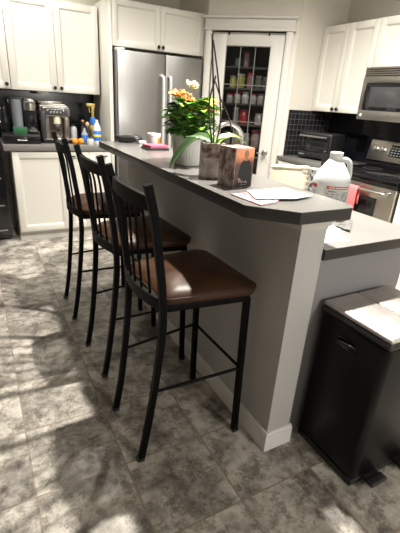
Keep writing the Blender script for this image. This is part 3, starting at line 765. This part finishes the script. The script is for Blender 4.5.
t = thing('photo_cube', 'square box showing a man in a dark shirt against an orange sky', 'box', (-.074, .318, ZB), R(8))
W, H = .094, .147
obj('body', box(BM(), 0, W, 0, W, 0, H, .0012), 'collage', t)
p = obj('portrait', box(BM(), .003, W - .001, -.0012, 0, .002, H - .002, .0003), 'sunset', t, 'printed sunset portrait')
def flat(poly, m, y0=-.0020, name='figure'):
    b = BM(); t2 = bmesh.new(); vv = [t2.verts.new((x, y0, z)) for x, z in poly]; t2.faces.new(vv)
    r_ = bmesh.ops.extrude_face_region(t2, geom=t2.faces[:]); bmesh.ops.translate(t2, verts=[v for v in r_['geom'] if isinstance(v, bmesh.types.BMVert)], vec=(0, .0009, 0))
    bmesh.ops.recalc_face_normals(t2, faces=t2.faces[:]); merge(b, t2); return obj(name, b, m, p)
flat([(.018, .034), (.024, .072), (.031, .094), (.044, .103), (.064, .104), (.077, .096), (.084, .072), (.088, .034), (.082, .004), (.022, .004)], 'cloth', -.0018, 'printed_shirt')
flat([((.054 + .0105 * math.cos(a)), .124 + .0145 * math.sin(a)) for a in [2 * math.pi * k / 18 for k in range(18)]] , 'skin', -.0020, 'printed_face')
flat([(.047, .100), (.061, .100), (.060, .114), (.048, .114)], 'skin', -.0019, 'printed_neck')
flat([(.018, .030), (.030, .024), (.034, .034), (.022, .040)], 'skin', -.0021, 'printed_hand')
b = BM(); rr = random.Random(5)
for k in range(9): box(b, .024 + k * .005, .027 + k * .005, -.0026, -.0018, .018 + rr.uniform(-.003, .003), .024 + rr.uniform(-.002, .006))
for k in range(7): box(b, .030 + k * .005, .033 + k * .005, -.0026, -.0018, .010, .0125)
obj('lettering', b, mat('pale_print', (.30, .26, .25), .6), p)

# mail on the bar end
def sheet(name, poly, z, th, m, label, cat):
    return tag(obj(name, prism(BM(), poly, z, z + th), m), label, cat)
sheet('magazine', [(-.142, .223), (-.130, .063), (-.053, .080), (.03, .15), (.0, .24)], ZB + .0002, .004, 'pink', 'pink printed flyer under the white envelope', 'flyer')
sheet('envelope', [(.02, .252), (.135, .262), (.130, .200), (.03, .20)], ZB + .0046, .0025, 'yellowpaper', 'yellow paper poking out behind the white envelope', 'paper')
t = thing('envelope', 'white envelope lying on top of the mail at the bar end', 'envelope')
obj('sheet', prism(BM(), [(-.063, .241), (-.107, .123), (.036, .088), (.142, .115), (.112, .225)], ZB + .0074, ZB + .0092), 'paper', t)
bm = BM()
for k in range(11): box(bm, .0 + k * .006, .004 + k * .006, .130, .134, ZB + .0092, ZB + .0095)
obj('writing', bm, mat('red_ink', (.45, .12, .12), .6), t)

# ------------------------------------------------------------------ things on the lower island counter
ZI = .9106
t = thing('plastic_jug', 'translucent gallon jug with a red banded label beside the bar end', 'jug', (.485, .360, ZI), R(-30))
JR = .081
prof = [(0, .004), (.070, 0), (.077, .006), (JR, .02), (JR, .160), (.0795, .173), (.070, .195), (.052, .222), (.035, .246), (.027, .258), (.024, .270)]
obj('body', lathe(BM(), prof, 36), 'jug', t)
bm = BM(); tube(bm, smooth_path([(.018, 0, .250), (.040, 0, .256), (.062, 0, .244), (.069, 0, .215), (.072, 0, .185), (.060, 0, .165)], 5), [.012] * 26, 12); 
obj('handle', bm, 'jug', t)
obj('cap', lathe(BM(), [(.0275, .256), (.0285, .259), (.0285, .283), (.026, .286), (0, .286)], 30), 'cap', t)
def patch(a0, a1, z0, z1, m, name, par, r_=.0818, n=14):
    t2 = bmesh.new(); A = []
    for k in range(n + 1):
        a = R(a0 + (a1 - a0) * k / n); A.append([t2.verts.new((r_ * math.cos(a), r_ * math.sin(a), z)) for z in (z0, z1)])
    for p_, q in zip(A, A[1:]): t2.faces.new((p_[0], q[0], q[1], p_[1]))
    bmesh.ops.solidify(t2, geom=t2.faces[:], thickness=-.0004); b = BM(); merge(b, t2); return obj(name, b, m, par)
A0 = 30   # compensate thing rotation so angles read in world terms
lb = patch(207 + A0, 300 + A0, .040, .150, 'label', 'label', t)
lb['label'] = 'white product label with red top band'
patch(212 + A0, 294 + A0, .137, .150, 'red', 'red_band', lb, .0824)
l2 = patch(138 + A0, 178 + A0, .040, .150, 'label', 'label', t); patch(140 + A0, 178 + A0, .135, .150, 'red', 'red_band', l2, .0824)
def txt(par, a0, a1, z, h, seed, dens=.75):
    rr = random.Random(seed); a = a0
    b = BM()
    while a < a1:
        da = rr.uniform(1.2, 4)
        if rr.random() < dens:
            t2 = bmesh.new(); A = []
            for k in range(3):
                an = R(a + A0 + da * k / 2); A.append([t2.verts.new((.0824 * math.cos(an), .0824 * math.sin(an), zz)) for zz in (z, z + h)])
            for p_, q in zip(A, A[1:]): t2.faces.new((p_[0], q[0], q[1], p_[1]))
            merge(b, t2)
        a += da + .8
    return b
b = BM()
def lines(rows):
    b = BM()
    for i, (z, a0, a1, h) in enumerate(rows):
        t3 = txt(None, a0, a1, z, h, i); m_ = bpy.data.meshes.new('x'); t3.to_mesh(m_); t3.free(); b.from_mesh(m_); bpy.data.meshes.remove(m_)
    return b
obj('label_text', lines(((.124, 214, 250, .006), (.114, 212, 252, .004), (.105, 212, 248, .003), (.094, 212, 254, .004), (.086, 212, 252, .003), (.078, 212, 252, .003), (.068, 212, 250, .003), (.060, 212, 252, .003))), 'ink', lb)
obj('fine_print', lines([(.048 + k * .008, 260, 292, .0045) for k in range(10)]), 'ink', lb)
obj('fine_print', lines([(.05 + k * .011, 148, 174, .004) for k in range(7)]), 'ink', l2)
t3 = txt(None, 218, 290, .141, .005, 77, .95)
for v in t3.verts: v.co.x *= 1.006; v.co.y *= 1.006
obj('band_text', t3, 'label', lb)
# white sheet, grey paper
pts = [(.150, .055), (.200, .058), (.303, .046), (.315, .085), (.345, .135), (.42, .20), (.36, .255), (.15, .25)]
tag(obj('paper_sheet', prism(BM(), pts, ZI, ZI + .0010), 'paper'), 'white sheet with a curved edge lying below the bar end', 'paper')
bm = BM(); t2 = bmesh.new(); G = []
for i in range(11):
    G.append([])
    for j in range(7):
        u, v = i / 10, j / 6
        x = .385 + .15 * u; y = .165 + .085 * u + (v - .5) * .085 * (1 - .8 * u)
        G[-1].append(t2.verts.new((x, y, ZI + .004 + .010 * (1 - u) * (noise.noise((x * 40, y * 40, 2)) * .5 + .5))))
for i in range(10):
    for j in range(6): t2.faces.new((G[i][j], G[i + 1][j], G[i + 1][j + 1], G[i][j + 1]))
bmesh.ops.recalc_face_normals(t2, faces=t2.faces[:]); bmesh.ops.solidify(t2, geom=t2.faces[:], thickness=.002); merge(bm, t2)
tag(obj('crumpled_paper', bm, 'greycloth'), 'crumpled grey paper with dark marks in front of the jug', 'paper')
# patterned bag with brush
t = thing('cloth_bag', 'small patterned cloth bag standing behind the jug', 'bag', (.650, .60, ZI), R(-45))
bm = BM(); t2 = bmesh.new(); rings = []
for w_, d_, z in ((.042, .026, .0), (.048, .030, .006), (.050, .032, .06), (.049, .028, .12), (.050, .026, .165), (.047, .022, .166), (.045, .024, .13)):
    rings.append([t2.verts.new((math.copysign(abs(math.cos(a)) ** .6, math.cos(a)) * w_ * (1 + .03 * math.sin(5 * a + z * 30)), math.copysign(abs(math.sin(a)) ** .7, math.sin(a)) * d_, z)) for a in [2 * math.pi * k / 28 for k in range(28)]])
for A, B in zip(rings, rings[1:]):
    for i in range(28): t2.faces.new((A[i], A[(i + 1) % 28], B[(i + 1) % 28], B[i]))
t2.faces.new(rings[0][::-1]); bmesh.ops.recalc_face_normals(t2, faces=t2.faces[:]); merge(bm, t2)
obj('body', bm, 'bag', t); obj('lining', box(BM(), -.036, .036, -.016, .016, .128, .132), 'gap', t)
obj('rim', tube(BM(), [(math.copysign(abs(math.cos(a)) ** .6, math.cos(a)) * .0495, math.copysign(abs(math.sin(a)) ** .7, math.sin(a)) * .025, .1655) for a in [2 * math.pi * k / 28 for k in range(29)]], .003, 6), 'label', t)
tag(obj('dish_brush', tube(BM(), [(.650, .60, 1.0425), (.648, .597, 1.10), (.645, .59, 1.17)], [.005, .006, .008], 10), 'blackplastic'), 'black handled brush standing in the patterned bag', 'brush')

# cream barrel-back chair behind the bar
t = thing('cream_chair', 'cream painted barrel-back chair standing behind the bar', 'chair', (1.150, 1.42, 0), R(2))
Rr = .152
def arc(a0, a1, z0, z1, r_, th, n=16):
    t2 = bmesh.new(); A = []
    for k in range(n + 1):
        a = R(a0 + (a1 - a0) * k / n); A.append([t2.verts.new((q * math.cos(a), q * math.sin(a), z)) for q, z in ((r_, z0), (r_ + th, z0), (r_ + th, z1), (r_, z1))])
    for p_, q in zip(A, A[1:]):
        for j in range(4): t2.faces.new((p_[j], p_[(j + 1) % 4], q[(j + 1) % 4], q[j]))
    t2.faces.new(A[0]); t2.faces.new(A[-1][::-1]); bmesh.ops.recalc_face_normals(t2, faces=t2.faces[:]); b = BM(); merge(b, t2); return b
obj('back_panel', arc(185, 264, .50, .955, Rr, .014), 'cream', t)
obj('top_rail', tube(BM(), smooth_path([(1.05 * Rr * math.cos(R(a)), 1.05 * Rr * math.sin(R(a)), z) for a, z in ((180, .95), (205, .962), (230, .965), (255, .965), (280, .962), (300, .945), (318, .90), (330, .82), (336, .70), (338, .50))], 4), .016, 10), 'cream', t)
for k in range(9): obj('slat', arc(263, 322 - max(0, k - 5) * 6, .56 + k * .042, .572 + k * .042, Rr + .002, .010, 8), 'cream', t)
obj('seat', lathe(BM(), [(0, .44), (.145, .44), (.151, .45), (.151, .475), (.145, .485), (0, .488)], 40), 'cream', t)
for a in (45, 135, 225, 315):
    obj('leg', tube(BM(), [(.115 * math.cos(R(a)), .115 * math.sin(R(a)), .445), (.165 * math.cos(R(a)), .165 * math.sin(R(a)), 0)], [.018, .013], 12), 'cream', t)
for a in (190, 338): obj('back_post', tube(BM(), [((Rr - .004) * math.cos(R(a)), (Rr - .004) * math.sin(R(a)), .47), (Rr * 1.03 * math.cos(R(a)), Rr * 1.03 * math.sin(R(a)), .60)], .012, 10), 'cream', t)

# ------------------------------------------------------------------ coffee counter
ZK = .9035
t = thing('pod_drawer', 'black pod storage drawer under the coffee maker', 'drawer', (-.690, 3.10, ZK))
obj('case', box(BM(), 0, .312, .004, .30, 0, .080, .003), 'blackplastic', t)
d = obj('drawer_front', box(BM(), .004, .308, -.008, .006, .004, .066, .002), 'blackgloss', t)
bm = BM(); tube(bm, smooth_path([(.115, -.008, .036), (.118, -.026, .034), (.155, -.030, .033), (.192, -.026, .034), (.195, -.008, .036)], 4), .006); obj('handle', bm, 'nickel', d)
t = thing('coffee_maker', 'black and silver pod coffee maker on the black drawer', 'coffee maker', (-.585, 3.16, ZK + .0805))
obj('base', box(BM(), 0, .215, .0, .20, 0, .022, .006), 'blackplastic', t)
obj('column', box(BM(), .100, .205, .045, .20, .02, .20, .010), 'blackgloss', t)
obj('brew_head', lathe(BM(), [(.050, .195), (.056, .200), (.056, .285), (.052, .296), (.035, .304), (0, .306)], 32, c=(.152, .095, 0), sy=1.35), 'steel', t)
obj('head_handle', box(BM(), .112, .192, .008, .03, .265, .282, .006), 'chrome', t)
obj('water_tank', lathe(BM(), [(.0, .024), (.044, .024), (.046, .03), (.048, .285), (.050, .29), (0, .291)], 24, c=(.045, .115, 0), sy=1.5), 'tank', t)
obj('tank_lid', box(BM(), -.004, .094, .05, .19, .291, .304, .005), 'blackplastic', t)
obj('drip_tray', lathe(BM(), [(0, .022), (.048, .022), (.050, .026), (.050, .040), (.044, .043), (0, .041)], 28, c=(.150, .010, 0)), 'nickel', t)
o = tag(obj('card_box', box(BM(), -.055, .060, -.02, .02, 0, .062, .002), 'green'), 'small green box in front of the clear water tank', 'box'); o.location = (-.545, 3.125, ZK + .0805)
t = thing('mug', 'dark carafe with a pale handle at the left of the coffee maker', 'carafe', (-.648, 3.30, ZK + .0805))
obj('body', lathe(BM(), [(0, 0), (.038, 0), (.044, .01), (.044, .12), (.032, .17), (.030, .22), (0, .222)], 24), 'blackgloss', t)
bm = BM(); tube(bm, smooth_path([(-.03, -.01, .205), (-.062, -.03, .20), (-.066, -.03, .12), (-.055, -.025, .095), (-.035, -.02, .09)], 5), .006); obj('handle', bm, 'label', t)

t = thing('espresso_machine', 'brushed steel espresso machine with a button panel', 'espresso machine', (-.352, 3.17, ZK))
W = .275
obj('base', box(BM(), 0, W, -.02, .30, 0, .035, .010), 'blackplastic', t)
obj('body', box(BM(), .008, W - .008, .10, .30, .03, .335, .012, 3), 'steel', t)
obj('left_cheek', box(BM(), .0, .045, .02, .30, .03, .28, .010), mat('dark_cheek', (.06, .06, .062), .35, .5), t)
cpn = obj('control_panel', box(BM(), .018, W - .004, .03, .13, .235, .325, .022, 4), 'steel', t)
obj('panel_inset', box(BM(), .034, W - .022, .026, .04, .247, .313, .012, 3), mat('panel_dark', (.06, .06, .065), .25), cpn)
bm = BM()
for k in range(6):
    x = .065 + k * .029
    lathe(bm, [(.010, 0), (.009, .004), (.006, .005), (.006, .003), (0, .003)], 14, mtx=Matrix.Translation((x, .026, .28 + (.012 if k in (0, 5) else -.006))) @ Matrix.Rotation(R(90), 4, 'X'))
for k in range(5): box(bm, .075 + k * .027, .090 + k * .027, .024, .027, .296, .302)
obj('buttons', bm, 'chrome', cpn)
obj('cup_tray', box(box(BM(), .02, W - .03, .10, .29, .335, .345, .004), .02, W - .03, .285, .30, .335, .365, .004), 'steel', t)
obj('group_head', lathe(BM(), [(.030, .17), (.034, .172), (.034, .23), (.028, .238), (0, .238)], 24, c=(.150, .07, 0)), 'cream', t)
g = obj('portafilter', lathe(BM(), [(.033, .150), (.034, .152), (.034, .170), (0, .171)], 24, c=(.150, .07, 0)), 'chrome', t)
bm = BM(); tube(bm, [(.150, .04, .160), (.135, -.05, .140), (.130, -.095, .130)], [.007, .010, .013], 12); obj('handle', bm, 'blackplastic', g)
obj('backplate', box(BM(), .085, W - .060, .094, .102, .04, .23, .004), mat('bronze_plate', (.16, .13, .11), .3, .8), t)
obj('grinder_chute', box(BM(), W - .065, W - .01, .05, .12, .04, .225, .012), mat('brown_steel', (.20, .17, .14), .3, .8), t)
obj('drip_tray', box(BM(), .02, W - .01, -.03, .10, .030, .048, .006), 'chrome', t)
bm = BM(); cyl(bm, (.02, .05, .20), (-.01, .02, .215), .005); tube(bm, smooth_path([(.055, .07, .235), (.05, .04, .20), (.045, .03, .12), (.05, .02, .08)], 4), .004); obj('steam_wand', bm, 'chrome', t)

def bottle(label, loc, prof, m, extra=(), name='bottle', cat='bottle'):
    t = thing(name, label, cat, loc); obj('body', lathe(BM(), prof, 22), m, t)
    for nm, p_, mm in extra: obj(nm, lathe(BM(), p_, 22), mm, t)
    return t
for k, (x, y, z, lab) in enumerate(((-.068, 3.12, 0, 'orange at the left of the small pair by the espresso machine'), (-.012, 3.115, 0, 'orange at the right of the small pair by the espresso machine'))):
    t = thing('orange_fruit', lab, 'orange', (x, y, ZK), 0, 'oranges on the coffee counter')
    obj('peel', lathe(BM(), [(0, 0), (.014, .002), (.025, .013), (.0285, .028), (.025, .043), (.012, .053), (0, .055)], 24), 'orange', t)
    obj('stem_end', lathe(BM(), [(.004, .054), (.003, .0565), (0, .057)], 10), 'leaf', t)
bottle('tall pale bottle behind the oranges', (-.045, 3.27, ZK), [(0, 0), (.030, 0), (.032, .01), (.032, .13), (.02, .15), (0, .151)], col_mat((.38, .38, .40), .3), (('cap', [(.014, .150), (.014, .172), (0, .173)], 'blackplastic'),))
bottle('clear bottle with a blue label near the oranges', (.035, 3.16, ZK), [(0, 0), (.028, 0), (.030, .008), (.030, .09), (.012, .12), (.011, .15)], col_mat((.30, .34, .40), .15), (('cap', [(.012, .148), (.012, .165), (0, .166)], 'blackplastic'), ('label_band', [(.0305, .02), (.0308, .022), (.0308, .08), (.0305, .082)], 'blue')))
bottle('dark wooden pepper mill with a round top', (.055, 3.30, ZK), [(0, 0), (.026, 0), (.027, .01), (.020, .05), (.022, .14), (.012, .155), (.019, .175), (.017, .195), (0, .205)], mat('dark_mill', (.03, .02, .018), .35), (('top_knob', [(.017, .187), (.016, .20), (.008, .21), (0, .212)], 'wood'),), 'pepper_mill', 'pepper mill')
bottle('pale wooden-capped bottle beside the pepper mill', (.092, 3.27, ZK), [(0, 0), (.022, 0), (.023, .01), (.022, .12), (.010, .15)], mat('dark_glass', (.04, .035, .035), .15), (('cork_top', [(.010, .15), (.019, .162), (.020, .178), (.012, .192), (0, .195)], mat('cork', (.62, .40, .22), .6)),))
t = bottle('tall spray bottle with a gold trigger head', (.165, 3.33, ZK), [(0, 0), (.036, 0), (.038, .01), (.036, .16), (.018, .21), (.014, .24)], col_mat((.42, .34, .12), .3), (('label_band', [(.0375, .17), (.0385, .172), (.026, .235), (.024, .236)], 'blue'), ('neck', [(.014, .235), (.015, .29), (.018, .31), (0, .312)], 'gold')), 'spray_bottle', 'spray bottle')
bm = BM(); box(bm, -.060, .026, -.014, .014, .335, .365, .006); box(bm, -.012, .018, -.012, .012, .305, .34, .004); obj('sprayer', bm, 'gold', t)
bm = BM(); tube(bm, smooth_path([(-.025, 0, .336), (-.034, 0, .31), (-.028, 0, .28)], 4), .005); obj('trigger', bm, 'gold', t)
bottle('clear spray bottle with a blue and yellow label', (.150, 3.13, ZK), [(0, 0), (.036, 0), (.038, .008), (.038, .15), (.022, .19), (.014, .20)], col_mat((.60, .62, .62), .15),
       (('label_band', [(.0385, .035), (.0392, .036), (.0392, .125), (.0385, .126)], 'blue'), ('label_stripe', [(.0394, .068), (.0398, .069), (.0398, .090), (.0394, .091)], 'yellow'), ('cap', [(.015, .198), (.016, .225), (0, .226)], 'cap')), 'spray_bottle', 'spray bottle')
bottle('small clear glass jar in front of the bottles', (.065, 3.06, ZK), [(0, 0), (.030, 0), (.032, .006), (.032, .05), (.026, .06)], col_mat((.55, .55, .52), .1), (('lid', [(.027, .058), (.028, .07), (0, .071)], 'nickel'),), 'jar', 'jar')

# ------------------------------------------------------------------ lights
def can(x, y, power, label, col=(1, .955, .88), rad=.035, spot=146, blend=.9, aim=None):
    t = thing('recessed_light', label, 'ceiling light', (x, y, ZC - .004), 0, 'recessed ceiling lights')
    obj('ring', lathe(BM(), [(.062, .0), (.075, .0), (.078, .003), (.062, .003)], 32), 'cap', t)
    obj('bulb', lathe(BM(), [(.0, .001), (.06, .001), (.06, .0035), (0, .0035)], 32), 'lamp', t)
    l = bpy.data.lights.new('light', 'SPOT'); l.energy = power; l.color = col; l.shadow_soft_size = rad; l.spot_size = R(spot); l.spot_blend = blend
    aim_ = Vector(aim) - Vector((x, y, ZC - .04)) if aim else Vector((0, 0, -1))
    o = bpy.data.objects.new('ceiling_lamp_light', l); COL.objects.link(o); o.location = (x, y, ZC - .04); o.rotation_euler = aim_.to_track_quat('-Z', 'Y').to_euler()
can(.47, .62, 560, 'recessed ceiling light over the near end of the island')
can(-.75, 2.50, 125, 'recessed ceiling light in front of the left wall cabinets', spot=96, blend=.6, aim=(-.45, 3.35, 1.45))
can(.47, 1.85, 135, 'recessed ceiling light over the far end of the island')
can(1.30, 1.25, 135, 'recessed ceiling light in front of the stove')
l = bpy.data.lights.new('added_fill_bulb', 'POINT'); l.energy = 125; l.color = (1, .97, .93); l.shadow_soft_size = .16  # fill light added behind the camera to brighten vertical faces turned toward it
o = bpy.data.objects.new('added_fill_light', l); COL.objects.link(o); o.location = (.6, -2.9, 1.62)
t = thing('added_fill_lamp', 'added round white fill lamp behind the camera, hung as a pendant', 'lamp', (.6, -2.9, 1.86))  # unseen lamp body added around the fill light
obj('shade', lathe(BM(), [(.03, .10), (.12, .07), (.20, .0), (.205, .0), (.125, .075), (.03, .108)], 36), 'cap', t)
obj('cord', tube(BM(), [(0, 0, .10), (0, 0, ZC - 1.86)], .004, 8), 'blackplastic', t)

w = bpy.data.worlds.new('World'); sc.world = w; w.use_nodes = True
w.node_tree.nodes['Background'].inputs[0].default_value = (.9, .85, .78, 1); w.node_tree.nodes['Background'].inputs[1].default_value = .15

# ------------------------------------------------------------------ camera
yaw, pit, rol, f = R(29.70607508), R(22.93831319), R(3.82990053), 393.8465
fw = Vector((math.sin(yaw) * math.cos(pit), math.cos(yaw) * math.cos(pit), -math.sin(pit)))
rt = Vector((math.cos(yaw), -math.sin(yaw), 0)); up = rt.cross(fw)
c_, s_ = math.cos(rol), math.sin(rol)
rt2 = c_ * rt + s_ * up; up2 = -s_ * rt + c_ * up
cam = bpy.data.cameras.new('camera'); cam.sensor_fit = 'HORIZONTAL'; cam.sensor_width = 36; cam.lens = f / 400 * 36; cam.clip_start = .02
co = bpy.data.objects.new('camera', cam); COL.objects.link(co)
m = Matrix((rt2, up2, -fw)).transposed().to_4x4(); m.translation = Vector((-.902, -.925, 1.372)); co.matrix_world = m
sc.camera = co
sc.view_settings.view_transform = 'Standard'; sc.view_settings.look = 'None'; sc.view_settings.gamma = 1
sc.view_settings.use_curve_mapping = False; sc.view_settings.exposure = 0
